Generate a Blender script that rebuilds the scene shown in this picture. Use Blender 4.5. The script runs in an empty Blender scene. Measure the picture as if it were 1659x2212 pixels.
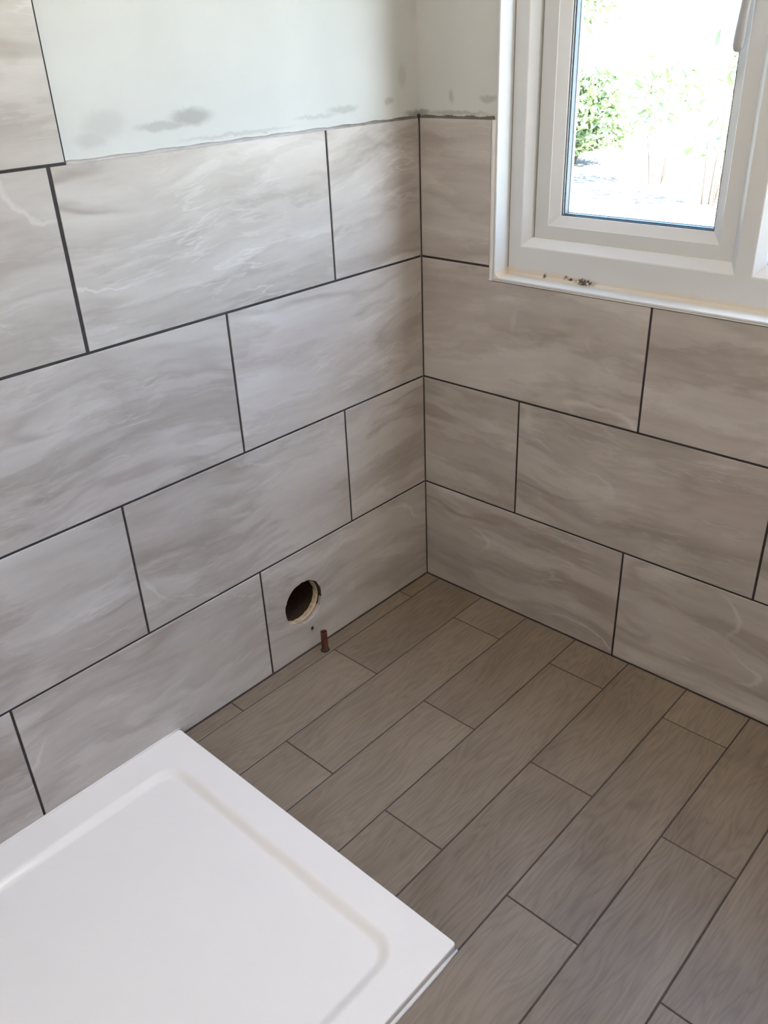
import bpy, bmesh, math, random
from mathutils import Vector, Matrix

scene = bpy.context.scene
C = scene.collection
R = math.radians

# ------------------------------------------------------------------ camera
cam_data = bpy.data.cameras.new('camera')
cam = bpy.data.objects.new('camera', cam_data)
C.objects.link(cam)
cam_data.sensor_fit = 'HORIZONTAL'
cam_data.sensor_width = 36.0
cam_data.lens = 36.0 * 1830.675 / 1659.0
cam_data.clip_start = 0.02
cam_data.clip_end = 200
_r = (0.73625188, 0.6755475, -0.03960734)
_d = (0.30227109, -0.38067048, -0.87391199)
_f = (-0.60544641, 0.6314472, -0.48446784)
_m = Matrix((_r, tuple(-v for v in _d), tuple(-v for v in _f))).transposed().to_4x4()
_m.translation = Vector((1.35006682, -1.57765492, 1.35481002))
cam.matrix_world = _m
scene.camera = cam

# ------------------------------------------------------------------ world, sun, exposure
world = bpy.data.worlds.new('sky')
scene.world = world
world.use_nodes = True
wn = world.node_tree
wn.nodes.clear()
w_out = wn.nodes.new('ShaderNodeOutputWorld')
w_bg = wn.nodes.new('ShaderNodeBackground')
w_sky = wn.nodes.new('ShaderNodeTexSky')
w_sky.sky_type = 'NISHITA'
w_sky.sun_disc = False
w_sky.sun_elevation = R(43)
w_sky.sun_rotation = R(94.2)
w_sky.air_density = 1.0
w_sky.dust_density = 2.7
w_sky.ozone_density = 1.0
w_bg.inputs['Strength'].default_value = 0.165
w_tint = wn.nodes.new('ShaderNodeMix')
w_tint.data_type = 'RGBA'; w_tint.blend_type = 'MULTIPLY'
w_tint.inputs[0].default_value = 1.0
w_tint.inputs[7].default_value = (0.88, 1.0, 1.17, 1.0)      # white balance of the daylight
wn.links.new(w_sky.outputs[0], w_tint.inputs[6])
wn.links.new(w_tint.outputs[2], w_bg.inputs['Color'])
wn.links.new(w_bg.outputs[0], w_out.inputs['Surface'])

sun_data = bpy.data.lights.new('sun', 'SUN')
sun_data.energy = 22.0
sun_data.angle = R(0.6)
sun_data.color = (1.0, 0.95, 0.86)
sun = bpy.data.objects.new('sun', sun_data)
C.objects.link(sun)
sun.rotation_euler = Vector((-0.7294, 0.0536, -0.682)).to_track_quat('-Z', 'Y').to_euler()

vs = scene.view_settings
vs.view_transform = 'Standard'
vs.look = 'None'
vs.exposure = 3.9
vs.gamma = 1.0
vs.use_curve_mapping = False

# ------------------------------------------------------------------ helpers
def obj(name, bm, mat, parent=None, smooth=False, loc=None, rz=0.0):
    me = bpy.data.meshes.new(name)
    bmesh.ops.recalc_face_normals(bm, faces=bm.faces[:])
    bm.to_mesh(me)
    bm.free()
    if smooth:
        me.polygons.foreach_set('use_smooth', [True] * len(me.polygons))
    me.materials.append(mat)
    return link(name, me, parent, loc, rz)

def link(name, me, parent=None, loc=None, rz=0.0):
    o = bpy.data.objects.new(name, me)
    C.objects.link(o)
    if parent is not None:
        o.parent = parent
    if loc is not None:
        o.location = loc
    if rz:
        o.rotation_euler = (0, 0, rz)
    return o

def empty(name, loc=(0, 0, 0)):
    o = bpy.data.objects.new(name, None)
    C.objects.link(o)
    o.location = loc
    o.empty_display_size = 0.05
    return o

def tag(o, label=None, cat=None, kind=None, group=None):
    if label: o['label'] = label
    if cat: o['category'] = cat
    if kind: o['kind'] = kind
    if group: o['group'] = group
    return o

def add_box(bm, x0, x1, y0, y1, z0, z1):
    v = [bm.verts.new(p) for p in ((x0,y0,z0),(x1,y0,z0),(x1,y1,z0),(x0,y1,z0),
                                   (x0,y0,z1),(x1,y0,z1),(x1,y1,z1),(x0,y1,z1))]
    for f in ((0,3,2,1),(4,5,6,7),(0,1,5,4),(1,2,6,5),(2,3,7,6),(3,0,4,7)):
        bm.faces.new([v[i] for i in f])
    return v

def box(name, dims, mat, parent=None, bevel=0.0, seg=2, smooth=False):
    bm = bmesh.new()
    add_box(bm, *dims)
    if bevel:
        bmesh.ops.bevel(bm, geom=bm.edges[:], offset=bevel, segments=seg, profile=0.5, affect='EDGES')
    return obj(name, bm, mat, parent, smooth)

def sphere_tube(bm, path, radii, seg=16, squash=1.0, cap=True):
    """tube along path; radii per point; rings perpendicular to the path"""
    rings = []
    n = len(path)
    prev = None
    for i, p in enumerate(path):
        p = Vector(p)
        a = Vector(path[max(i-1, 0)]); b = Vector(path[min(i+1, n-1)])
        t = (b - a).normalized()
        if prev is None:
            ref = Vector((1, 0, 0)) if abs(t.x) < 0.9 else Vector((0, 1, 0))
        else:
            ref = prev
        u = (ref - t * ref.dot(t)).normalized()
        prev = u
        w = t.cross(u)
        ring = [bm.verts.new(p + u * math.cos(2*math.pi*k/seg) * radii[i]
                             + w * math.sin(2*math.pi*k/seg) * radii[i] * squash) for k in range(seg)]
        rings.append(ring)
    for r0, r1 in zip(rings, rings[1:]):
        for k in range(seg):
            bm.faces.new((r0[k], r0[(k+1) % seg], r1[(k+1) % seg], r1[k]))
    if cap:
        bm.faces.new(rings[0][::-1]); bm.faces.new(rings[-1])

# ------------------------------------------------------------------ material helpers
class NT:
    def __init__(self, name):
        self.m = bpy.data.materials.new(name)
        self.m.use_nodes = True
        self.t = self.m.node_tree
        self.t.nodes.clear()
        self.out = self.t.nodes.new('ShaderNodeOutputMaterial')
        self.b = self.t.nodes.new('ShaderNodeBsdfPrincipled')
        self.t.links.new(self.b.outputs[0], self.out.inputs['Surface'])
    def n(self, typ, **kw):
        nd = self.t.nodes.new(typ)
        for k, v in kw.items(): setattr(nd, k, v)
        return nd
    def l(self, a, b): self.t.links.new(a, b)
    def put(self, sock, v):
        if hasattr(v, 'is_output') or isinstance(v, bpy.types.NodeSocket): self.l(v, sock)
        else: sock.default_value = v
    def math(self, op, a, b=0.0, clamp=False):
        nd = self.n('ShaderNodeMath', operation=op, use_clamp=clamp)
        self.put(nd.inputs[0], a); self.put(nd.inputs[1], b)
        return nd.outputs[0]
    def vmath(self, op, a, b=(0,0,0), out=0):
        nd = self.n('ShaderNodeVectorMath', operation=op)
        self.put(nd.inputs[0], a)
        if op == 'SCALE': self.put(nd.inputs['Scale'], b)
        else: self.put(nd.inputs[1], b)
        return nd.outputs['Value'] if op in ('LENGTH', 'DISTANCE', 'DOT_PRODUCT') else nd.outputs[0]
    def noise(self, vec, scale, detail=4, rough=0.55, w=None, dist=0.0, color=False):
        nd = self.n('ShaderNodeTexNoise', noise_dimensions='4D' if w is not None else '3D')
        self.put(nd.inputs['Vector'], vec)
        if w is not None: self.put(nd.inputs['W'], w)
        nd.inputs['Scale'].default_value = scale
        nd.inputs['Detail'].default_value = detail
        nd.inputs['Roughness'].default_value = rough
        nd.inputs['Distortion'].default_value = dist
        return nd.outputs['Color'] if color else nd.outputs[0]
    def rng(self, v, a, b, c=0.0, d=1.0, smooth=False):
        nd = self.n('ShaderNodeMapRange')
        if smooth: nd.interpolation_type = 'SMOOTHSTEP'
        self.put(nd.inputs[0], v)
        nd.inputs[1].default_value = a; nd.inputs[2].default_value = b
        nd.inputs[3].default_value = c; nd.inputs[4].default_value = d
        return nd.outputs[0]
    def mix(self, fac, a, b, mode='MIX'):
        nd = self.n('ShaderNodeMix', data_type='RGBA', blend_type=mode)
        self.put(nd.inputs[0], fac)
        for s, v in ((nd.inputs[6], a), (nd.inputs[7], b)):
            if isinstance(v, tuple) and len(v) == 3: v = v + (1.0,)
            self.put(s, v)
        return nd.outputs[2]
    def coords(self, kind='Object'):
        return self.n('ShaderNodeTexCoord').outputs[kind]
    def attr(self, name):
        nd = self.n('ShaderNodeAttribute', attribute_type='OBJECT', attribute_name=name)
        return nd.outputs['Fac']
    def bump(self, h, strength, dist):
        nd = self.n('ShaderNodeBump')
        nd.inputs['Strength'].default_value = strength
        nd.inputs['Distance'].default_value = dist
        self.l(h, nd.inputs['Height'])
        self.l(nd.outputs[0], self.b.inputs['Normal'])
    def base(self, v, rough=0.5, metal=0.0, spec=0.5):
        if isinstance(v, tuple) and len(v) == 3: v = v + (1.0,)
        self.put(self.b.inputs['Base Color'], v)
        self.put(self.b.inputs['Roughness'], rough)
        self.b.inputs['Metallic'].default_value = metal
        self.b.inputs['Specular IOR Level'].default_value = spec
        return self

def tile_material():
    t = NT('stone_look_tile')
    seed = t.attr('seed')
    w = t.math('MULTIPLY', seed, 7.31)
    P = t.coords()
    # domain warp so that the bedding flows and folds
    wc = t.noise(P, 2.3, 2, 0.45, w, color=True)
    wv = t.vmath('SUBTRACT', wc, (0.5, 0.5, 0.5))
    Pw = t.vmath('ADD', P, t.vmath('MULTIPLY', wv, (0.08, 0.0, 0.15)))
    S = t.vmath('MULTIPLY', Pw, (1.0, 1.0, 6.5))
    bands = t.noise(S, 2.0, 4, 0.5, w)
    fine = t.noise(t.vmath('MULTIPLY', Pw, (2.0, 1.0, 26.0)), 2.0, 4, 0.6, w)
    cloud = t.noise(P, 6.0, 4, 0.6, t.math('ADD', w, 3.7))
    big = t.noise(P, 1.6, 2, 0.5, t.math('ADD', w, 9.1))
    v = t.math('ADD', t.math('MULTIPLY', bands, 0.95), t.math('MULTIPLY', fine, 0.24))
    v = t.math('ADD', v, t.math('MULTIPLY', cloud, 0.30))
    v = t.math('ADD', v, t.math('MULTIPLY', big, 0.35))
    # agate-like fields with one crisp margin
    fld = t.noise(t.vmath('MULTIPLY', Pw, (1.0, 1.0, 4.6)), 2.2, 6, 0.60, t.math('ADD', w, 52.0))
    fm = t.math('MULTIPLY', t.rng(fld, 0.515, 0.545, 0.0, 1.0, True), t.rng(fld, 0.56, 0.70, 1.0, 0.0))
    dk = t.math('MULTIPLY', t.rng(fld, 0.40, 0.485, 0.0, 1.0), t.rng(fld, 0.485, 0.51, 1.0, 0.0, True))
    v = t.math('ADD', v, t.math('MULTIPLY', fm, 0.13))
    v = t.math('SUBTRACT', v, t.math('MULTIPLY', dk, 0.10))
    v = t.rng(v, 0.58, 1.22)
    dark = (0.272, 0.236, 0.210)
    mid = (0.405, 0.365, 0.333)
    light = (0.515, 0.480, 0.450)
    c = t.mix(t.rng(v, 0.0, 0.5), dark, mid)
    c = t.mix(t.rng(v, 0.5, 1.0), c, light)
    # rosy and greenish-grey drifts
    hue = t.noise(t.vmath('MULTIPLY', Pw, (1.0, 1.0, 2.5)), 2.4, 3, 0.5, t.math('ADD', w, 63.0))
    c = t.mix(t.math('MULTIPLY', t.rng(hue, 0.52, 0.70), 0.40), c, (0.365, 0.305, 0.285))
    c = t.mix(t.math('MULTIPLY', t.rng(hue, 0.48, 0.30), 0.30), c, (0.365, 0.350, 0.315))
    # brown rusty bedding lines
    rid = t.math('ABSOLUTE', t.math('SUBTRACT', t.noise(t.vmath('MULTIPLY', Pw, (1.0, 1.0, 5.0)), 1.7, 3, 0.5, t.math('ADD', w, 5.3)), 0.5))
    rm = t.math('MULTIPLY', t.rng(rid, 0.0, 0.045, 1.0, 0.0, True), t.rng(t.noise(P, 3.0, 2, 0.5, t.math('ADD', w, 1.9)), 0.45, 0.68))
    c = t.mix(t.math('MULTIPLY', rm, 0.65), c, (0.25, 0.205, 0.18))
    # pale calcite veins, sparse
    wp = t.vmath('ADD', P, t.vmath('MULTIPLY', t.vmath('SUBTRACT', t.noise(P, 14.0, 4, 0.6, w, color=True), (0.5,0.5,0.5)), (0.05, 0, 0.05)))
    vr = t.math('ABSOLUTE', t.math('SUBTRACT', t.noise(t.vmath('MULTIPLY', wp, (1.0, 1.0, 2.2)), 2.6, 1, 0.4, t.math('ADD', w, 12.4)), 0.5))
    vm = t.math('MULTIPLY', t.rng(vr, 0.0, 0.012, 1.0, 0.0, True), t.rng(t.noise(P, 4.5, 2, 0.5, t.math('ADD', w, 21.0)), 0.52, 0.70))
    vr2 = t.math('ABSOLUTE', t.math('SUBTRACT', t.noise(t.vmath('MULTIPLY', Pw, (1.0, 1.0, 6.0)), 3.0, 4, 0.6, t.math('ADD', w, 30.4)), 0.52))
    vm2 = t.math('MULTIPLY', t.rng(vr2, 0.0, 0.02, 1.0, 0.0, True), t.rng(t.noise(P, 5.0, 2, 0.5, t.math('ADD', w, 41.0)), 0.52, 0.72))
    vv = t.math('MAXIMUM', vm, t.math('MULTIPLY', vm2, 0.7))
    c = t.mix(t.math('MULTIPLY', vv, 0.5), c, (0.66, 0.635, 0.61))
    t.base(c, 0.36, 0, 0.5)
    t.bump(fine, 0.05, 0.002)
    return t.m

def plank_material():
    t = NT('oak_look_plank')
    seed = t.attr('seed')
    w = t.math('MULTIPLY', seed, 5.17)
    P = t.coords()
    wv = t.vmath('SUBTRACT', t.noise(P, 3.5, 2, 0.5, w, color=True), (0.5, 0.5, 0.5))
    Pw = t.vmath('ADD', P, t.vmath('MULTIPLY', wv, (0.09, 0.05, 0.0)))
    rings = t.noise(t.vmath('MULTIPLY', Pw, (9.0, 1.2, 1.0)), 2.2, 2, 0.5, w)
    band = t.math('ABSOLUTE', t.math('SINE', t.math('MULTIPLY', rings, 46.0)))
    fibre = t.noise(t.vmath('MULTIPLY', P, (60.0, 2.6, 1.0)), 4.0, 4, 0.65, w)
    cloud = t.noise(t.vmath('MULTIPLY', P, (2.2, 1.0, 1.0)), 3.4, 3, 0.5, t.math('ADD', w, 4.4))
    v = t.math('ADD', t.math('MULTIPLY', band, 0.15), t.math('MULTIPLY', fibre, 0.62))
    v = t.math('ADD', v, t.math('MULTIPLY', cloud, 0.75))
    tint = t.math('FRACT', t.math('MULTIPLY', seed, 3.77))
    v = t.math('ADD', v, t.math('MULTIPLY', tint, 0.12))
    v = t.rng(v, 0.48, 1.08)
    c = t.mix(v, (0.126, 0.096, 0.069), (0.252, 0.203, 0.155))
    kn = t.rng(t.noise(t.vmath('MULTIPLY', P, (2.2, 1.0, 1.0)), 9.0, 1, 0.4, t.math('ADD', w, 8.8)), 0.72, 0.8)
    c = t.mix(t.math('MULTIPLY', kn, 0.45), c, (0.10, 0.072, 0.055))
    t.base(c, 0.40, 0, 0.42)
    t.bump(fibre, 0.08, 0.002)
    return t.m

def smear_mask(t, P, blobs):
    """blobs: centre, axis lengths (in world units), strength"""
    nz = t.vmath('SUBTRACT', t.noise(P, 38.0, 3, 0.6, color=True), (0.5, 0.5, 0.5))
    Pn = t.vmath('ADD', P, t.vmath('SCALE', nz, 0.018))
    tot = None
    for c, s, k in blobs:
        d = t.vmath('MULTIPLY', t.vmath('SUBTRACT', Pn, c), tuple(1.0/x for x in s))
        m = t.math('MULTIPLY', t.rng(t.vmath('LENGTH', d), 0.35, 1.0, 1.0, 0.0, True), k)
        tot = m if tot is None else t.math('MAXIMUM', tot, m)
    return tot

def plaster_material():
    t = NT('skimmed_plaster')
    P = t.coords()
    big = 10.0
    blobs = [((0, -0.600, 1.2540), (big, 0.060, 0.019), 0.60), ((0, -0.660, 1.2440), (big, 0.080, 0.010), 0.45),
             ((0, -0.775, 1.2560), (big, 0.055, 0.028), 0.22), ((0, -0.800, 1.2350), (big, 0.040, 0.018), 0.25),
             ((0, -0.225, 1.2380), (big, 0.060, 0.010), 0.40), ((0, -0.300, 1.2300), (big, 0.080, 0.006), 0.28),
             ((0, -0.040, 1.2900), (big, 0.018, 0.030), 0.25), ((0, -0.085, 1.2440), (big, 0.020, 0.010), 0.45),
             ((0, -0.500, 1.2170), (big, 0.180, 0.005), 0.30),
             ((0.084, 0, 1.2480), (0.010, big, 0.020), 0.45), ((0.183, 0, 1.2430), (0.030, big, 0.010), 0.50),
             ((0.10, 0, 1.2150), (0.12, big, 0.006), 0.5), ((0, 0, 1.214), (0.035, 0.05, 0.012), 0.8)]
    # plaster reads by its own object space, which is world space here
    m = smear_mask(t, P, blobs)
    cl = t.noise(P, 5.0, 3, 0.5)
    c = t.mix(t.rng(cl, 0.35, 0.7), (0.515, 0.520, 0.500), (0.555, 0.560, 0.540))
    c = t.mix(m, c, (0.25, 0.24, 0.225))
    t.base(c, 0.75, 0, 0.25)
    t.bump(t.noise(P, 60, 3, 0.5), 0.06, 0.002)
    return t.m

def grout_material(name, col, rough=0.85):
    t = NT(name)
    P = t.coords()
    n = t.noise(P, 90.0, 3, 0.6)
    c = t.mix(t.rng(n, 0.3, 0.7), tuple(v*0.8 for v in col), tuple(v*1.2 for v in col))
    t.base(c, rough, 0, 0.2)
    t.bump(n, 0.3, 0.0006)
    return t.m

def ledge_material():
    t = NT('smeared_adhesive')
    P = t.coords()
    n = t.noise(P, 24.0, 4, 0.6)
    # dark near the corner, wiped pale further along the left wall
    sep = t.n('ShaderNodeSeparateXYZ'); t.l(P, sep.inputs[0])
    k = t.rng(sep.outputs[1], -0.36, -0.06)
    f = t.math('ADD', t.math('MULTIPLY', n, 0.8), t.math('MULTIPLY', k, 0.6))
    c = t.mix(t.rng(f, 0.35, 1.0), (0.44, 0.43, 0.42), (0.13, 0.118, 0.106))
    t.base(c, 0.8, 0, 0.2)
    return t.m

def upvc_material(stain):
    t = NT('white_upvc_stained' if stain else 'white_upvc')
    P = t.coords()
    c = (0.585, 0.59, 0.595)
    if stain:
        big = 10.0
        yel = smear_mask(t, P, [((0.228, 0.05, 0.886), (0.022, big, 0.016), 0.55), ((0.34, 0.05, 0.884), (0.16, big, 0.018), 0.45),
                                ((0.70, 0.05, 0.884), (0.35, big, 0.014), 0.38), ((1.3, 0.05, 0.884), (0.5, big, 0.014), 0.35)])
        c = t.mix(yel, (0.585, 0.59, 0.595), (0.66, 0.50, 0.32))
        n = t.noise(P, 170.0, 3, 0.7)
        mb = smear_mask(t, P, [((0.317, 0.05, 0.8885), (0.007, big, 0.006), 1.0), ((0.375, 0.05, 0.8885), (0.018, big, 0.007), 1.0), ((0.418, 0.05, 0.8880), (0.036, big, 0.009), 1.0)])
        mm = t.math('MULTIPLY', mb, t.rng(n, 0.40, 0.50), clamp=True)
        c = t.mix(mm, c, (0.06, 0.05, 0.04))
    t.base(c, 0.28, 0, 0.5)
    return t.m

def plain(name, col, rough=0.5, metal=0.0, spec=0.5, nscale=20.0, var=0.06):
    t = NT(name)
    P = t.coords()
    n = t.noise(P, nscale, 3, 0.55)
    c = t.mix(n, tuple(v*(1-var) for v in col), tuple(min(1.0, v*(1+var)) for v in col))
    t.base(c, rough, metal, spec)
    return t.m

def glass_material():
    m = bpy.data.materials.new('window_glass')
    m.use_nodes = True
    nt = m.node_tree; nt.nodes.clear()
    out = nt.nodes.new('ShaderNodeOutputMaterial')
    mx = nt.nodes.new('ShaderNodeMixShader')
    tr = nt.nodes.new('ShaderNodeBsdfTransparent'); tr.inputs[0].default_value = (0.95, 0.97, 0.965, 1)
    gl = nt.nodes.new('ShaderNodeBsdfGlossy'); gl.inputs['Roughness'].default_value = 0.02
    fr = nt.nodes.new('ShaderNodeFresnel'); fr.inputs['IOR'].default_value = 1.35
    ge = nt.nodes.new('ShaderNodeNewGeometry')            # reflect only at the outer skin of each sheet
    iv = nt.nodes.new('ShaderNodeMath'); iv.operation = 'SUBTRACT'; iv.inputs[0].default_value = 1.0
    mu = nt.nodes.new('ShaderNodeMath'); mu.operation = 'MULTIPLY'
    nt.links.new(ge.outputs['Backfacing'], iv.inputs[1])
    nt.links.new(fr.outputs[0], mu.inputs[0]); nt.links.new(iv.outputs[0], mu.inputs[1])
    nt.links.new(mu.outputs[0], mx.inputs[0]); nt.links.new(tr.outputs[0], mx.inputs[1]); nt.links.new(gl.outputs[0], mx.inputs[2])
    nt.links.new(mx.outputs[0], out.inputs['Surface'])
    return m

def leaf_material(name, c0, c1):
    t = NT(name)
    P = t.coords()
    n = t.noise(P, 4.0, 3, 0.6)
    t.base(t.mix(t.rng(n, 0.3, 0.7), c0, c1), 0.45, 0, 0.4)
    return t.m

M = dict(
    tile=tile_material(), plank=plank_material(), plaster=plaster_material(),
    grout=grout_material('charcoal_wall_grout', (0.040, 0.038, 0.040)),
    fgrout=grout_material('brown_floor_grout', (0.072, 0.060, 0.056)),
    ledge=ledge_material(), upvc=upvc_material(False), frame=upvc_material(True),
    paint=plain('white_paint', (0.84, 0.82, 0.78), 0.7, 0, 0.3),
    cream=plain('cream_paint', (0.80, 0.72, 0.64), 0.7, 0, 0.3),
    trim=plain('satin_aluminium', (0.80, 0.79, 0.77), 0.30, 0.45),
    tray=plain('white_acrylic', (0.845, 0.825, 0.805), 0.22, 0, 0.35, 8.0, 0.01),
    sealant=plain('white_silicone', (0.74, 0.73, 0.71), 0.35),
    gasket=plain('dark_rubber_gasket', (0.030, 0.034, 0.038), 0.5),
    spacer=plain('grey_spacer', (0.085, 0.105, 0.125), 0.5),
    handle=plain('grey_white_handle', (0.36, 0.365, 0.37), 0.32),
    copper=plain('tarnished_copper', (0.115, 0.042, 0.028), 0.5, 0.4, 0.5, 70.0, 0.35),
    board=grout_material('rough_backing_board', (0.47, 0.37, 0.26)),
    brick=grout_material('dark_brick_bore', (0.050, 0.030, 0.022)),
    soot=grout_material('dark_cavity', (0.05, 0.04, 0.035)),
    brickout=grout_material('outside_render', (0.55, 0.50, 0.45)),
    glass=glass_material(),
    ground=grout_material('pale_paving', (0.085, 0.082, 0.066)),
    leaf=leaf_material('green_leaf', (0.10, 0.15, 0.075), (0.20, 0.25, 0.13)),
    bark=plain('grey_bark', (0.16, 0.12, 0.10), 0.8, 0, 0.2, 12.0, 0.3),
)

# ------------------------------------------------------------------ dimensions
ROOM_X, ROOM_Y, ROOM_Z = 2.15, -2.35, 2.36
PL = 0.011                      # plaster sits this far behind the tile face
Z = [0.0, 0.2988, 0.6010, 0.9032, 1.2054]
GAP = 0.0050
PITCH = 0.603
WX0, WX1, WZ0, WZ1 = 0.2165, 1.760, 0.8815, 1.960      # reveal opening
TX0, TX1, TZ0 = 0.2000, 1.7765, 0.8730                 # outer edge of the tile trim

# ------------------------------------------------------------------ setting: shell
def poly_slab(bm, outline, y0, y1, hole=None, chamfer=0.0):
    """outline: (x,z) loop; front face at y0 facing -y, back at y1"""
    def loop(pts, y): return [bm.verts.new((x, y, z)) for x, z in pts]
    front = loop(outline, y0)
    fe = [bm.edges.new((front[i], front[(i+1) % len(front)])) for i in range(len(front))]
    if hole:
        hv = loop(hole, y0)
        he = [bm.edges.new((hv[i], hv[(i+1) % len(hv)])) for i in range(len(hv))]
        bmesh.ops.triangle_fill(bm, use_beauty=True, edges=fe + he)
        rim = fe + he
    else:
        bm.faces.new(front)
        rim = fe
    faces = bm.faces[:]
    ret = bmesh.ops.extrude_face_region(bm, geom=faces)
    bmesh.ops.translate(bm, verts=[g for g in ret['geom'] if isinstance(g, bmesh.types.BMVert)], vec=(0, y1 - y0, 0))
    if not any(len(f.verts) > 4 and False for f in bm.faces):
        pass
    # extrusion keeps the first faces as the front and adds the moved copy as the back
    if chamfer:
        es = [e for e in rim if e.is_valid]
        bmesh.ops.bevel(bm, geom=es, offset=chamfer, segments=1, profile=0.5, affect='EDGES')

def rect(x0, x1, z0, z1): return [(x0, z0), (x1, z0), (x1, z1), (x0, z1)]

# left wall, room face at x = -PL, with the drilled bore for the soil pipe
HY, HZ, HR = -0.4705, 0.1475, 0.0600
def ring(cx, cz, r, n=40, rough=0.0, seed=1):
    rnd = random.Random(seed)
    return [(cx + (r + rnd.uniform(-rough, rough)) * math.cos(2*math.pi*k/n),
             cz + (r + rnd.uniform(-rough, rough)) * math.sin(2*math.pi*k/n)) for k in range(n)]

bm = bmesh.new()
poly_slab(bm, rect(ROOM_Y - 0.2, 0.15, -0.15, ROOM_Z), 0, 0.24, hole=ring(HY, HZ, 0.066))
bmesh.ops.rotate(bm, verts=bm.verts[:], cent=(0, 0, 0), matrix=Matrix.Rotation(R(90), 3, 'Z'))
bmesh.ops.translate(bm, verts=bm.verts[:], vec=(-PL, 0, 0))
wall_left = tag(obj('wall_left', bm, M['plaster']), 'off white plaster wall on the left, tiled below', kind='structure')

bm = bmesh.new()
poly_slab(bm, rect(-PL, ROOM_X + 0.2, -0.15, ROOM_Z), PL, 0.130, hole=rect(WX0 - 0.004, WX1 + 0.004, WZ0 - 0.004, WZ1 + 0.004))
wall_back = tag(obj('wall_back', bm, M['plaster']), 'off white plaster wall around the window, tiled below', kind='structure')

wall_right = tag(box('wall_right', (ROOM_X, ROOM_X + 0.2, ROOM_Y - 0.2, PL, -0.15, ROOM_Z), M['cream']), 'plain cream wall behind the viewer on the right', kind='structure')
wall_front = tag(box('wall_front', (-PL, ROOM_X, ROOM_Y - 0.2, ROOM_Y, -0.15, ROOM_Z), M['cream']), 'plain cream wall behind the viewer', kind='structure')
ceiling = tag(box('ceiling', (-0.25, ROOM_X + 0.2, ROOM_Y - 0.2, 0.130, ROOM_Z, ROOM_Z + 0.12), M['paint']), 'plain white ceiling', kind='structure')
floor = tag(box('floor', (-PL, ROOM_X, ROOM_Y, PL, -0.15, -0.011), M['fgrout']), 'floor of oak coloured plank tiles', kind='structure')

# ------------------------------------------------------------------ wall tiles
tile_cache = {}
_seed = [0]
def seeds(o):
    _seed[0] += 1
    o['seed'] = (math.sin(_seed[0] * 12.9898) * 43758.5453) % 1.0 * 10.0
    return o

def tile_mesh(outline, hole=None, key=None):
    if key and key in tile_cache: return tile_cache[key]
    bm = bmesh.new()
    poly_slab(bm, outline, 0.0, 0.0095, hole, 0.0008)
    bmesh.ops.recalc_face_normals(bm, faces=bm.faces[:])
    me = bpy.data.meshes.new('wall_tile')
    bm.to_mesh(me); bm.free()
    me.materials.append(M['tile'])
    if key: tile_cache[key] = me
    return me

def put_tile(wall, u0, u1, z0, z1, proud=0.0, gap=GAP, gu0=None, gu1=None, gz0=None, gz1=None):
    """u runs along the wall; the four edges give half a joint each"""
    g = gap / 2
    a = u0 + (g if gu0 is None else gu0); b = u1 - (g if gu1 is None else gu1)
    c = z0 + (g if gz0 is None else gz0); d = z1 - (g if gz1 is None else gz1)
    L, H = round(b - a, 4), round(d - c, 4)
    me = tile_mesh(rect(-L/2, L/2, -H/2, H/2), None, (L, H))
    o = link('wall_tile', me, wall)
    m, z = (a + b) / 2, (c + d) / 2
    if wall is wall_left:
        o.location = (proud, m, z); o.rotation_euler = (0, 0, R(90))
    else:
        o.location = (m, -proud, z)
    return seeds(o)

rnd = random.Random(4)
# left wall: vertical joint positions per course, measured from the corner
phase = [-0.5906, -0.2872, -0.5895, -0.2885]
for k in range(4):
    js = [0.0]
    y = phase[k]
    while y > ROOM_Y:
        js.append(y); y -= PITCH
    js.append(ROOM_Y)
    for i in range(len(js) - 1):
        hi, lo = js[i], js[i+1]
        if hi - lo < 0.02: continue
        if k == 0 and lo <= HY <= hi:                      # the tile drilled for the soil pipe
            a, b = lo + GAP/2, hi - 0.002
            c, d = Z[0] + 0.0015, Z[1] - GAP/2
            mu, mz = (a + b)/2, (c + d)/2
            o = link('wall_tile', tile_mesh(rect(a-mu, b-mu, c-mz, d-mz), ring(HY-mu, HZ-mz, HR, 44, 0.0012, 3)), wall_left)
            o.location = (0, mu, mz); o.rotation_euler = (0, 0, R(90)); seeds(o)
            tag(o, 'tile with a rough round hole cut through it')
            continue
        wide = 0.0034 if (k == 3 and i == 1) else None
        put_tile(wall_left, lo, hi, Z[k], Z[k+1], rnd.uniform(-0.0003, 0.0003),
                 gu1=(0.002 if i == 0 else (0.0034 if (k == 3 and i == 2) else None)), gu0=wide,
                 gz0=(0.0015 if k == 0 else None), gz1=(0.001 if k == 3 else None))
# shower end of the left wall: tiled on up to the ceiling
for k in range(4, 8):
    z0 = Z[4] + (k - 4) * 0.3022
    z1 = min(z0 + 0.3022, ROOM_Z)
    if z1 - z0 < 0.03: break
    js = [-0.8623]
    y = -1.1936 if k % 2 == 0 else -0.8915 - PITCH
    while y > ROOM_Y:
        js.append(y); y -= PITCH
    js.append(ROOM_Y)
    for i in range(len(js) - 1):
        if js[i] - js[i+1] < 0.02: continue
        put_tile(wall_left, js[i+1], js[i], z0, z1, 0.0002, gu1=(0.0 if i == 0 else None), gz0=0.0035)

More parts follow.
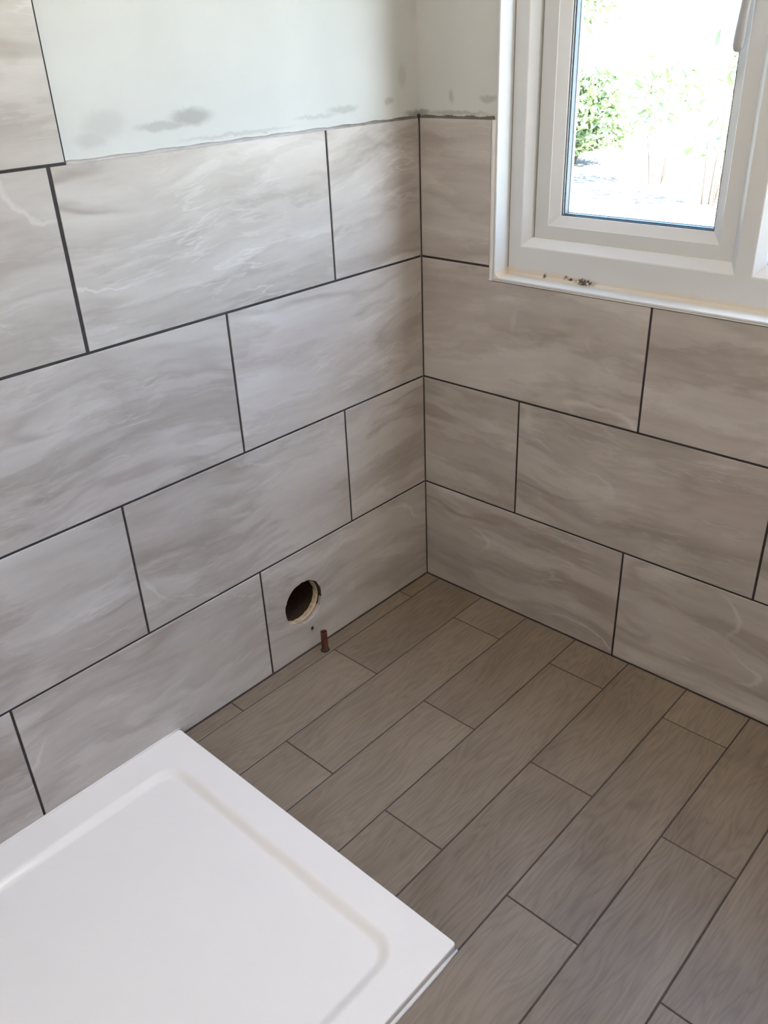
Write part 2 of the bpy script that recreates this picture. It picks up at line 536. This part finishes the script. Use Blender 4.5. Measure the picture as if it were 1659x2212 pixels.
# back wall under and beside the window
phase_b = [0.5981, 0.2946, 0.5996]
for k in range(3):
    js = [0.0]
    x = phase_b[k]
    while x < ROOM_X:
        js.append(x); x += PITCH
    js.append(ROOM_X)
    for i in range(len(js) - 1):
        lo, hi = js[i], js[i+1]
        if hi - lo < 0.02: continue
        if k < 2:
            put_tile(wall_back, lo, hi, Z[k], Z[k+1], rnd.uniform(-0.0003, 0.0003), gu0=(0.002 if i == 0 else None),
                     gz0=(0.0015 if k == 0 else None))
            continue
        # third course is notched around the window trim
        a, b = lo + (0.002 if i == 0 else GAP/2), hi - GAP/2
        c, d, n = Z[2] + GAP/2, Z[3] - GAP/2, TZ0 - 0.0008
        mu, mz = (a + b)/2, (c + d)/2
        if a < TX0 < b: out = [(a, c), (b, c), (b, n), (TX0 - 0.0008, n), (TX0 - 0.0008, d), (a, d)]
        elif a < TX1 < b: out = [(a, c), (b, c), (b, d), (TX1 + 0.0008, d), (TX1 + 0.0008, n), (a, n)]
        elif a > TX1: out = rect(a, b, c, d)
        else: out = rect(a, b, c, n)
        o = link('wall_tile', tile_mesh([(x - mu, z - mz) for x, z in out]), wall_back, (mu, 0, mz))
        seeds(o)
put_tile(wall_back, 0.0, TX0, Z[3], Z[4], gu0=0.002, gu1=0.0010, gz1=0.001)
put_tile(wall_back, TX1, ROOM_X, Z[3], Z[4], gu0=0.0010, gz1=0.001)

# grout beds, recessed behind the tile faces
RC = 0.0016
bm = bmesh.new()
poly_slab(bm, rect(ROOM_Y, -RC, 0.0, Z[4] - 0.001), 0, PL - RC, hole=ring(HY, HZ, 0.0635))
bmesh.ops.rotate(bm, verts=bm.verts[:], cent=(0,0,0), matrix=Matrix.Rotation(R(90), 3, 'Z'))
bmesh.ops.translate(bm, verts=bm.verts[:], vec=(-RC, 0, 0))
obj('grout', bm, M['grout'], wall_left)
bm = bmesh.new()
poly_slab(bm, rect(ROOM_Y, -0.8595, Z[4] - 0.001, ROOM_Z), 0, PL - RC)
bmesh.ops.rotate(bm, verts=bm.verts[:], cent=(0,0,0), matrix=Matrix.Rotation(R(90), 3, 'Z'))
bmesh.ops.translate(bm, verts=bm.verts[:], vec=(-RC, 0, 0))
obj('grout', bm, M['grout'], wall_left)
bm = bmesh.new()
poly_slab(bm, [(-RC, 0.0), (ROOM_X, 0.0), (ROOM_X, Z[4]-0.001), (TX1, Z[4]-0.001), (TX1, TZ0), (TX0, TZ0), (TX0, Z[4]-0.001), (-RC, Z[4]-0.001)], RC, PL)
obj('grout', bm, M['grout'], wall_back)

# adhesive smeared along the top edge of the tiles
def ledge(parent, pts, seed, hscale):
    """pts: positions along the wall; a thin lumpy fillet between tile top and plaster"""
    rnd = random.Random(seed)
    bm = bmesh.new()
    rows = []
    for i, (p, q) in enumerate(pts):
        h = hscale * (0.8 + 0.35 * math.sin(i * 0.55 + seed) + 0.35 * rnd.random())
        px, py = p; qx, qy = q               # p: on the tile face, q: on the plaster
        z0 = Z[4] - 0.0012
        rows.append([bm.verts.new((px, py, z0)), bm.verts.new((px + (qx-px)*0.15, py + (qy-py)*0.15, z0 + 0.0022)),
                     bm.verts.new((px + (qx-px)*0.7, py + (qy-py)*0.7, z0 + 0.002 + h*0.35)),
                     bm.verts.new((qx, qy, z0 + 0.0025 + h)), bm.verts.new((qx, qy, z0))])
    for a, b in zip(rows, rows[1:]):
        for j in range(5):
            bm.faces.new((a[j], a[(j+1) % 5], b[(j+1) % 5], b[j]))
    bm.faces.new(rows[0]); bm.faces.new(rows[-1][::-1])
    return obj('adhesive_ledge', bm, M['ledge'], parent, True)
ys = [-0.0008 - 0.8590 * i / 110 for i in range(111)]
ledge(wall_left, [((-0.0008, y), (-PL - 0.0005, y)) for y in ys], 11, 0.0026)
xs = [0.0 + (TX0 - 0.0005) * i / 40 for i in range(41)]
ledge(wall_back, [((x, 0.0008), (x, PL + 0.0005)) for x in xs], 12, 0.0035)
# dark dab where the two ledges meet in the corner
bm = bmesh.new()
bmesh.ops.create_icosphere(bm, subdivisions=3, radius=0.0045)
for v in bm.verts:
    v.co.z *= 1.3; v.co += Vector((-0.003, 0.003, Z[4] + 0.002))
obj('adhesive_dab', bm, M['grout'], wall_left, True)

# the bore behind the drilled tile: ragged board ring, then brick tube
def bore(name, y, z, rings, mat, close=False, seed=2):
    """rings: (depth behind tile face, radius, roughness)"""
    rnd = random.Random(seed)
    n = 44
    bm = bmesh.new()
    rs = []
    for dep, r, ro, dy, dz in rings:
        rs.append([bm.verts.new((-dep, y + dy + (r + rnd.uniform(-ro, ro)) * math.cos(2*math.pi*k/n),
                                 z + dz + (r + rnd.uniform(-ro, ro)) * math.sin(2*math.pi*k/n))) for k in range(n)])
    for a, b in zip(rs, rs[1:]):
        for k in range(n): bm.faces.new((a[k], a[(k+1) % n], b[(k+1) % n], b[k]))
    if close: bm.faces.new(rs[-1])
    return obj(name, bm, mat, wall_left)
tag(bore('hole_lining', HY, HZ, [(0.0140, 0.0650, 0.001, 0, 0), (0.0142, 0.0600, 0.0012, -0.001, 0), (0.0160, 0.0580, 0.0018, -0.003, 0), (0.0270, 0.0575, 0.002, -0.003, 0), (0.0290, 0.0640, 0.001, -0.003, 0)], M['board'], seed=5), 'pale ragged edge inside the hole')
bore('hole_bore', HY, HZ, [(0.0285, 0.0650, 0.001, -0.003, 0), (0.12, 0.0600, 0.003, -0.004, 0), (0.225, 0.0600, 0.003, -0.004, 0), (0.25, 0.05, 0.003, -0.004, 0)], M['brick'], True, seed=6)
# dark partial ring along the upper right of the cut edge
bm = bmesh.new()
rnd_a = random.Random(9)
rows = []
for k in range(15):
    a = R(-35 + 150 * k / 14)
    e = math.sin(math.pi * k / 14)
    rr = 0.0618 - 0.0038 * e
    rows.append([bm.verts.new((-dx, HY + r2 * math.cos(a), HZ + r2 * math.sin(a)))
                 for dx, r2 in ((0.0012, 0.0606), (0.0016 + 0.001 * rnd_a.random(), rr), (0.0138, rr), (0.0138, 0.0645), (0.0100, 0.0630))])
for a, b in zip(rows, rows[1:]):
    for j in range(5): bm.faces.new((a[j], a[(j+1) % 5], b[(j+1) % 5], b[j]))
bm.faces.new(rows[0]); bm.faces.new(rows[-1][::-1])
obj('dark_rim', bm, M['grout'], wall_left, True)
# small chip in the tile glaze under the hole
bm = bmesh.new()
bmesh.ops.create_icosphere(bm, subdivisions=2, radius=0.0042)
for v in bm.verts:
    v.co.x *= 0.25; v.co.z *= 1.25; v.co += Vector((0.0004, -0.452, 0.060))
obj('tile_chip', bm, M['grout'], wall_left, True)

# ------------------------------------------------------------------ floor planks
xj = [0.0, 0.0470, 0.1970, 0.3470, 0.4965, 0.6455, 0.7950, 0.9440, 1.0915, 1.2410, 1.3905, 1.5400, 1.6895, 1.8390, 1.9885, ROOM_X]
plank_cache = {}
def plank_mesh(Wd, L):
    key = (Wd, L)
    if key not in plank_cache:
        bm = bmesh.new()
        add_box(bm, -Wd/2, Wd/2, -L/2, L/2, -0.0095, 0.0)
        top = [e for e in bm.edges if all(abs(v.co.z) < 1e-6 for v in e.verts)]
        bmesh.ops.bevel(bm, geom=top, offset=0.0009, segments=1, profile=0.5, affect='EDGES')
        bmesh.ops.recalc_face_normals(bm, faces=bm.faces[:])
        me = bpy.data.meshes.new('plank'); bm.to_mesh(me); bm.free()
        me.materials.append(M['plank'])
        plank_cache[key] = me
    return plank_cache[key]
FG = 0.0030
rnd = random.Random(8)
for i in range(len(xj) - 1):
    x0, x1 = xj[i], xj[i+1]
    if x1 - x0 < 0.02: continue
    js = [0.0]
    y = -0.1230 if i % 2 == 0 else -0.4260
    while y > ROOM_Y:
        js.append(y); y -= 0.6015
    js.append(ROOM_Y)
    for j in range(len(js) - 1):
        hi, lo = js[j], js[j+1]
        if hi - lo < 0.02: continue
        a, b = x0 + (0.003 if i == 0 else FG/2), x1 - FG/2
        c, d = lo + FG/2, hi - (0.003 if j == 0 else FG/2)
        o = link('plank', plank_mesh(round(b-a, 4), round(d-c, 4)), floor, ((a+b)/2, (c+d)/2, rnd.uniform(-0.0004, 0.0)))
        seeds(o)
box('grout', (-0.001, ROOM_X, ROOM_Y, 0.001, -0.0115, -0.0016), M['fgrout'], floor)

# ------------------------------------------------------------------ window
def rect_ring(bm, rects, close=False):
    """nested rectangles (x0,x1,z0,z1,y) joined by mitred quads"""
    loops = [[bm.verts.new(p) for p in ((x0,y,z0),(x1,y,z0),(x1,y,z1),(x0,y,z1))] for x0,x1,z0,z1,y in rects]
    seq = loops + ([loops[0]] if close else [])
    for a, b in zip(seq, seq[1:]):
        for k in range(4):
            bm.faces.new((a[k], a[(k+1) % 4], b[(k+1) % 4], b[k]))

win = tag(empty('window_1', (1.0, 0.09, WZ0)), 'white plastic casement window over the tiled wall', kind='structure')
def wobj(name, bm, mat, parent=None, smooth=False):
    o = obj(name, bm, mat, None, smooth)
    o.parent = parent if parent is not None else win
    if parent is None:
        o.matrix_parent_inverse = Matrix.Translation(-Vector((1.0, 0.09, WZ0)))
    return o

FY = 0.050                      # room face of the frame
MX = 0.749
FZ0, FZ1 = WZ0, WZ1
bm = bmesh.new()
# left light of the frame
rect_ring(bm, [(WX0, MX, FZ0, FZ1, FY), (0.2490, 0.7335, 0.9425, FZ1-0.058, FY), (0.2510, 0.7315, 0.9450, FZ1-0.060, FY+0.001),
               (0.2655, 0.7175, 0.9625, FZ1-0.076, 0.0675), (0.2655, 0.7175, 0.9625, FZ1-0.076, 0.120), (WX0, MX, FZ0, FZ1, 0.120)], True)
# right light
rect_ring(bm, [(MX, WX1, FZ0, FZ1, FY), (0.7640, WX1-0.032, 0.9425, FZ1-0.058, FY), (0.7660, WX1-0.034, 0.9450, FZ1-0.060, FY+0.001),
               (0.7810, WX1-0.050, 0.9625, FZ1-0.076, 0.0675), (0.7810, WX1-0.050, 0.9625, FZ1-0.076, 0.120), (MX, WX1, FZ0, FZ1, 0.120)], True)
bmesh.ops.remove_doubles(bm, verts=bm.verts[:], dist=1e-5)
frame = wobj('frame', bm, M['frame'])

# opening casement in the left light
SY = 0.0745
SX0, SX1, SZ0, SZ1 = 0.2685, 0.7195, 0.9560, FZ1 - 0.072
bm = bmesh.new()
rect_ring(bm, [(SX0, SX1, SZ0, SZ1, SY), (SX0+0.0335, SX1-0.0335, SZ0+0.0335, SZ1-0.0335, SY),
               (SX0+0.0345, SX1-0.0345, SZ0+0.0350, SZ1-0.0345, SY+0.001),
               (SX0+0.0560, SX1-0.0520, SZ0+0.0545, SZ1-0.0540, 0.0865), (SX0+0.0580, SX1-0.0535, SZ0+0.0555, SZ1-0.0555, 0.0890),
               (SX0+0.0580, SX1-0.0535, SZ0+0.0555, SZ1-0.0555, 0.125), (SX0, SX1, SZ0, SZ1, 0.125)], True)
sash = wobj('sash', bm, M['upvc'])
GX0, GX1, GZ0, GZ1 = SX0+0.0580, SX1-0.0535, SZ0+0.0555, SZ1-0.0555
# dark seal in the shadow gap round the sash
bm = bmesh.new()
rect_ring(bm, [(SX0-0.0030, SX1+0.0018, SZ0-0.0018, SZ1+0.0018, SY+0.006), (SX0+0.0008, SX1-0.0008, SZ0+0.0008, SZ1-0.0008, SY+0.006),
               (SX0+0.0008, SX1-0.0008, SZ0+0.0008, SZ1-0.0008, 0.09), (SX0-0.0030, SX1+0.0018, SZ0-0.0018, SZ1+0.0018, 0.09)], True)
wobj('seal', bm, M['gasket'])

def glazing(parent, x0, x1, z0, z1):
    bm = bmesh.new()
    rect_ring(bm, [(x0-0.001, x1+0.001, z0-0.001, z1+0.001, 0.0885), (x0+0.0012, x1-0.0012, z0+0.0012, z1-0.0012, 0.0885),
                   (x0+0.0018, x1-0.0018, z0+0.0018, z1-0.0018, 0.0905), (x0-0.001, x1+0.001, z0-0.001, z1+0.001, 0.0905)], True)
    wobj('gasket', bm, M['gasket'], parent)
    for ya in (0.0910, 0.1120):
        bm = bmesh.new(); add_box(bm, x0-0.002, x1+0.002, ya, ya+0.004, z0-0.002, z1+0.002)
        # a thin solid sheet; only its two faces matter
        wobj('pane', bm, M['glass'], parent)
    bm = bmesh.new()
    rect_ring(bm, [(x0-0.001, x1+0.001, z0-0.001, z1+0.001, 0.0955), (x0+0.0032, x1-0.0032, z0+0.0032, z1-0.0032, 0.0955),
                   (x0+0.0032, x1-0.0032, z0+0.0032, z1-0.0032, 0.1080), (x0-0.001, x1+0.001, z0-0.001, z1+0.001, 0.1080)], True)
    wobj('spacer_bar', bm, M['spacer'], parent)
    bm = bmesh.new()
    rect_ring(bm, [(x0-0.001, x1+0.001, z0-0.001, z1+0.001, 0.1083), (x0+0.0038, x1-0.0038, z0+0.0038, z1-0.0038, 0.1083),
                   (x0+0.0038, x1-0.0038, z0+0.0038, z1-0.0038, 0.1117), (x0-0.001, x1+0.001, z0-0.001, z1+0.001, 0.1117)], True)
    wobj('edge_seal', bm, M['gasket'], parent)
glazing(sash, GX0, GX1, GZ0, GZ1)

# fixed light on the right: bead and glazing
bm = bmesh.new()
BX0, BX1, BZ0, BZ1 = 0.7812, WX1-0.0502, 0.9627, FZ1-0.0762
rect_ring(bm, [(BX0, BX1, BZ0, BZ1, 0.078), (BX0+0.004, BX1-0.004, BZ0+0.004, BZ1-0.004, 0.078), (BX0+0.016, BX1-0.016, BZ0+0.016, BZ1-0.016, 0.0885),
               (BX0+0.016, BX1-0.016, BZ0+0.016, BZ1-0.016, 0.118), (BX0, BX1, BZ0, BZ1, 0.118)], True)
bead = wobj('glazing_bead', bm, M['upvc'])
glazing(bead, BX0+0.016, BX1-0.016, BZ0+0.016, BZ1-0.016)

# lever handle on the right stile of the casement
bm = bmesh.new()
path, rad = [], []
pts = [(0.6865, 0.0270, 1.3165, 0.0030), (0.6866, 0.0270, 1.3180, 0.0060), (0.6868, 0.0268, 1.3215, 0.0082), (0.6872, 0.0262, 1.3270, 0.0092),
       (0.6885, 0.0250, 1.345, 0.0090), (0.6905, 0.0240, 1.370, 0.0084), (0.6930, 0.0235, 1.400, 0.0080), (0.6950, 0.0240, 1.430, 0.0082),
       (0.6975, 0.0265, 1.455, 0.0088), (0.7000, 0.0330, 1.472, 0.0094), (0.7015, 0.0430, 1.480, 0.0098), (0.7020, 0.0560, 1.482, 0.0100), (0.7020, 0.0640, 1.482, 0.0100)]
sphere_tube(bm, [p[:3] for p in pts], [p[3] for p in pts], 16, 0.80)
handle = wobj('handle', bm, M['handle'], None, True)
bm = bmesh.new()
add_box(bm, 0.6895, 0.7145, 0.0620, 0.0742, 1.425, 1.540)
bmesh.ops.bevel(bm, geom=bm.edges[:], offset=0.0045, segments=3, profile=0.5, affect='EDGES')
wobj('handle_base', bm, M['handle'], handle, True)

# reveal boards: a slim white lining, rounded at the front edge
def reveal(dims):
    bm = bmesh.new(); add_box(bm, *dims)
    bmesh.ops.bevel(bm, geom=[e for e in bm.edges if all(v.co.y < 0.01 for v in e.verts)], offset=0.0022, segments=3, profile=0.5, affect='EDGES')
    return wobj('reveal_board', bm, M['upvc'])
reveal((WX0-0.0055, WX0, -0.0010, FY+0.02, WZ0-0.0055, WZ1+0.0055))
reveal((WX1, WX1+0.0055, -0.0010, FY+0.02, WZ0-0.0055, WZ1+0.0055))
reveal((WX0, WX1, -0.0010, FY+0.02, WZ0-0.0055, WZ0))
reveal((WX0, WX1, -0.0010, FY+0.02, WZ1, WZ1+0.0055))
# silicone round the frame and in the lower corner
bm = bmesh.new()
def bead_tri(bm, a, b, c, d):
    """prism: triangle a-b-c swept by vector d"""
    p = [bm.verts.new(Vector(v)) for v in (a, b, c)]
    q = [bm.verts.new(Vector(v) + Vector(d)) for v in (a, b, c)]
    bm.faces.new(p[::-1]); bm.faces.new(q)
    for k in range(3): bm.faces.new((p[k], p[(k+1) % 3], q[(k+1) % 3], q[k]))
bead_tri(bm, (WX0, FY, WZ0), (WX0, FY-0.006, WZ0), (WX0, FY, WZ0+0.0050), (WX1-WX0, 0, 0))
wobj('sealant_bead', bm, M['frame'])
bm = bmesh.new()
n = 7
r = 0.011
pf = [(WX0 + r - r*math.cos(math.pi/2*k/n), WZ0 + r - r*math.sin(math.pi/2*k/n)) for k in range(n+1)] + [(WX0, WZ0)]
a = [bm.verts.new((x, 0.0005, z)) for x, z in pf]; b = [bm.verts.new((x, FY, z)) for x, z in pf]
bm.faces.new(a); bm.faces.new(b[::-1])
for k in range(len(pf)): bm.faces.new((a[k], a[(k+1) % len(pf)], b[(k+1) % len(pf)], b[k]))
wobj('corner_sealant', bm, M['frame'])
# dark crack between lining and frame
bm = bmesh.new()
bead_tri(bm, (WX0+0.0001, FY-0.0012, WZ0+0.014), (WX0+0.0001, FY, WZ0+0.014), (WX0+0.0014, FY, WZ0+0.014), (0, 0, WZ1-WZ0-0.014))
tag(wobj('joint_line', bm, plain('grey_brown_joint', (0.22, 0.185, 0.15), 0.8)), 'grey brown open joint beside the frame')

# aluminium tile trims round the opening (quadrant profile)
def trim_bar(name, path_a, path_b, inward, label):
    """quarter round bar from a to b; 'inward' points from the tile edge to the opening"""
    a, b, u = Vector(path_a), Vector(path_b), Vector(inward)
    wdt = 0.0105
    prof = [(0.0, 0.0005), (0.0006, -0.0010), (0.003, -0.0022), (0.006, -0.0022), (0.0085, -0.0014), (wdt, 0.0004), (wdt, 0.010), (0.0, 0.010)]
    bm = bmesh.new()
    p = [bm.verts.new(a + u * (s + 0*wdt) + Vector((0, y, 0)) + Vector((0, 0, 0))) for s, y in prof]
    q = []
    d = (b - a).normalized()
    for s, y in prof: q.append(bm.verts.new(b + u * s + Vector((0, y, 0))))
    bm.faces.new(p); bm.faces.new(q[::-1])
    for k in range(len(prof)): bm.faces.new((p[k], p[(k+1) % len(prof)], q[(k+1) % len(prof)], q[k]))
    return tag(obj(name, bm, M['trim']), label, kind='structure')
trim_bar('trim_1', (TX0, 0, TZ0), (TX0, 0, Z[4] - 0.001), (1, 0, 0), 'upright metal tile trim at the left of the window')
# under the sill the trim is slim
bm = bmesh.new()
prof = [(0.0, 0.0005), (0.0005, -0.0012), (0.0015, -0.0022), (0.0032, -0.0020), (0.0032, 0.010), (0.0, 0.010)]
p = [bm.verts.new((TX0, y, TZ0 + s*0.95)) for s, y in prof]; q = [bm.verts.new((TX1, y, TZ0 + s*0.95)) for s, y in prof]
bm.faces.new(p); bm.faces.new(q[::-1])
for k in range(len(prof)): bm.faces.new((p[k], p[(k+1) % len(prof)], q[(k+1) % len(prof)], q[k]))
tag(obj('trim_2', bm, M['trim']), 'level metal tile trim under the window', kind='structure')
trim_bar('trim_3', (TX1, 0, TZ0), (TX1, 0, Z[4] - 0.001), (-1, 0, 0), 'upright metal tile trim at the right of the window')

# ------------------------------------------------------------------ shower tray
def rrect(x0, x1, y0, y1, r, k=10):
    pts = []
    for cx, cy, a0 in ((x1-r, y1-r, 0), (x0+r, y1-r, 90), (x0+r, y0+r, 180), (x1-r, y0+r, 270)):
        for i in range(k+1):
            a = R(a0 + 90*i/k)
            pts.append((cx + r*math.cos(a), cy + r*math.sin(a)))
    return pts
TT = 0.0205
tx0, tx1, ty0, ty1 = 0.0008, 0.7930, -2.060, -0.8680
bm = bmesh.new()
levels = [(0.0, 0.006, 0.0), (0.0, 0.006, TT-0.003), (0.0009, 0.006, TT-0.0009), (0.003, 0.006, TT)]
loops = []
for ins, r, z in levels:
    loops.append([bm.verts.new((x, y, z)) for x, y in rrect(tx0+ins, tx1-ins, ty0+ins, ty1-ins, r)])
ix0, ix1, iy0, iy1 = 0.0720, 0.7330, -1.990, -0.9330
dep = 0.0100
for i in range(9):
    t = i / 8
    s = t*t*(3-2*t)
    ins = 0.024 * t
    loops.append([bm.verts.new((x, y, TT - dep*s)) for x, y in rrect(ix0+ins, ix1-ins, iy0+ins, iy1-ins, 0.052 - 0.018*t)])
loops.append([bm.verts.new((x, y, TT - dep - 0.003)) for x, y in rrect(0.36, 0.44, -1.85, -1.77, 0.035)])
for a, b in zip(loops, loops[1:]):
    for k in range(len(a)): bm.faces.new((a[k], a[(k+1) % len(a)], b[(k+1) % len(a)], b[k]))
bm.faces.new(loops[-1]); bm.faces.new(loops[0][::-1])
tray = tag(obj('shower_tray', bm, M['tray'], None, True), 'low white acrylic shower tray on the floor against the tiled left wall', 'shower tray')
md = tray.modifiers.new('crisp', 'WEIGHTED_NORMAL')
md.keep_sharp = False
# silicone beads: along the right side on the floor, along the wall
def bead_along(a, b, r, name):
    bm = bmesh.new()
    a, b = Vector(a), Vector(b)
    n = 24
    path = [a.lerp(b, i/n) for i in range(n+1)]
    rad = [r * (0.55 if i in (0, n) else 1.0) for i in range(n+1)]
    sphere_tube(bm, path, rad, 10)
    return obj(name, bm, M['sealant'], tray, True)
bead_along((tx1 + 0.0015, ty1 + 0.0005, 0.0012), (tx1 + 0.0015, ty0, 0.0012), 0.0042, 'sealant_bead')
bead_along((0.0010, ty1, TT + 0.0008), (0.0010, ty0, TT + 0.0008), 0.0026, 'sealant_bead')

# ------------------------------------------------------------------ copper pipe stub
px, py = 0.0315, -0.4425
pr = tag(empty('copper_pipe', (px, py, 0.0)), 'short tarnished copper pipe stub rising from the floor below the hole', 'pipe')
bm = bmesh.new()
n = 24
rings_ = []
for r, z in ((0.0086, 0.0), (0.0084, 0.056), (0.0080, 0.0590), (0.0068, 0.0590), (0.0066, 0.052), (0.0066, 0.012)):
    rings_.append([bm.verts.new((r*math.cos(2*math.pi*k/n), r*math.sin(2*math.pi*k/n), z)) for k in range(n)])
for a, b in zip(rings_, rings_[1:]):
    for k in range(n): bm.faces.new((a[k], a[(k+1) % n], b[(k+1) % n], b[k]))
bm.faces.new(rings_[-1])
obj('tube', bm, M['copper'], pr, True)
bm = bmesh.new()
rings_ = []
rnd = random.Random(3)
for r, z in ((0.0120, 0.0), (0.0110, 0.0022), (0.0088, 0.0050), (0.0082, 0.0050)):
    rings_.append([bm.verts.new((r*(1+rnd.uniform(-.08, .08))*math.cos(2*math.pi*k/n), r*(1+rnd.uniform(-.08, .08))*math.sin(2*math.pi*k/n), z)) for k in range(n)])
for a, b in zip(rings_, rings_[1:]):
    for k in range(n): bm.faces.new((a[k], a[(k+1) % n], b[(k+1) % n], b[k]))
obj('grout_collar', bm, M['grout'], pr, True)

# ------------------------------------------------------------------ unseen fill light, added on the ceiling to lift tray and window wall
cl = tag(empty('added_fill_light', (1.05, -1.15, ROOM_Z)), 'added round fill light with an opal diffuser on the ceiling, out of view', 'light')
def lathe(prof, n=40):
    bm = bmesh.new()
    rs = [[bm.verts.new((r*math.cos(2*math.pi*k/n), r*math.sin(2*math.pi*k/n), z)) for k in range(n)] for r, z in prof]
    for a, b in zip(rs, rs[1:]):
        for k in range(n): bm.faces.new((a[k], a[(k+1) % n], b[(k+1) % n], b[k]))
    bm.faces.new(rs[0]); bm.faces.new(rs[-1])
    return bm
obj('base', lathe([(0.185, 0.0), (0.185, -0.022), (0.178, -0.028), (0.172, -0.028)]), M['upvc'], cl, True)
em = NT('fill_light_diffuser').base((0.85, 0.83, 0.78), 0.4)
em.b.inputs['Emission Color'].default_value = (1.0, 0.885, 0.775, 1)
em.b.inputs['Emission Strength'].default_value = 3.6
obj('diffuser', lathe([(0.170, -0.0285), (0.166, -0.050), (0.150, -0.066), (0.110, -0.077), (0.05, -0.082), (0.01, -0.083)]), em.m, cl, True)

# ------------------------------------------------------------------ garden beyond the window
ground = tag(box('ground', (-30, 25, 0.16, 45, -0.30, -0.05), M['ground']), 'sunlit ground outside the window, glaring white', kind='structure')

def shrub(loc, rx, ry, h, leaves, size, mat, seed, label, zmin=0.12, stem=1.0, group=None):
    rnd = random.Random(seed)
    root = tag(empty('garden_shrub', loc), label, 'shrub', group=group)
    verts, faces = [], []
    for _ in range(leaves):
        # scattered through a lumpy crown
        while True:
            u = Vector((rnd.uniform(-1, 1), rnd.uniform(-1, 1), rnd.uniform(-1, 1)))
            if 0.25 < u.length < 1: break
        lump = 0.82 + 0.18*math.sin(5*u.x + seed)*math.cos(4*u.z - seed)
        c = Vector((u.x*rx*lump, u.y*ry*lump, h*(zmin + (1-zmin)*(0.5 + 0.5*u.z*lump))))
        d = Vector((rnd.uniform(-1, 1), rnd.uniform(-1, 1), rnd.uniform(-0.6, 0.9))).normalized()
        sd = d.cross(Vector((rnd.uniform(-1, 1), rnd.uniform(-1, 1), rnd.uniform(-1, 1)))).normalized()
        nrm = d.cross(sd)
        L = size * rnd.uniform(0.6, 1.25); Wd = L * rnd.uniform(0.32, 0.45)
        i = len(verts)
        verts += [c, c + d*L*0.35 + sd*Wd*0.5, c + d*L*0.75 + sd*Wd*0.38, c + d*L - nrm*L*0.12, c + d*L*0.75 - sd*Wd*0.38, c + d*L*0.35 - sd*Wd*0.5, c + d*L*0.5 - nrm*L*0.08]
        for q in ((0, 1, 6), (1, 2, 6), (2, 3, 6), (3, 4, 6), (4, 5, 6), (5, 0, 6)): faces.append(tuple(i + k for k in q))
    me = bpy.data.meshes.new('foliage')
    me.from_pydata([tuple(v) for v in verts], [], faces)
    me.materials.append(mat)
    tag(link('foliage', me, root), kind='stuff')
    for k in range(5):
        bm = bmesh.new()
        a = rnd.uniform(0, 6.28)
        tip = Vector((math.cos(a)*rx*0.6, math.sin(a)*ry*0.6, h*rnd.uniform(0.6, 0.9)))
        b0 = Vector((math.cos(a)*0.06, math.sin(a)*0.06, 0.0))
        mid = b0.lerp(tip, 0.45) + Vector((rnd.uniform(-.05, .05), rnd.uniform(-.05, .05), 0.08))
        path = [b0, b0.lerp(mid, 0.5) + Vector((0, 0, 0.05)), mid, mid.lerp(tip, 0.5), tip]
        sphere_tube(bm, path, [r * stem for r in (0.022, 0.018, 0.014, 0.009, 0.004)], 7)
        obj('stem', bm, M['bark'], root, True)
    return root

shrub((-4.66, 8.30, -0.05), 0.86, 0.6, 1.16, 3600, 0.13, M['leaf'], 1, 'dense green shrub at the lower left of the window view', 0.02)
shrub((-5.35, 9.20, -0.05), 0.75, 0.6, 2.10, 500, 0.14, M['leaf'], 2, 'tall sparse shrub at the upper left of the window view', 0.62)
shrub((-2.95, 7.20, -0.05), 0.50, 0.45, 1.28, 260, 0.11, M['leaf'], 3, 'sparse shrub in the middle of the window view', 0.30, 0.35)
shrub((-1.98, 6.30, -0.05), 0.36, 0.4, 1.45, 110, 0.11, M['leaf'], 4, 'thin shrub at the right of the window view', 0.10, 0.4)
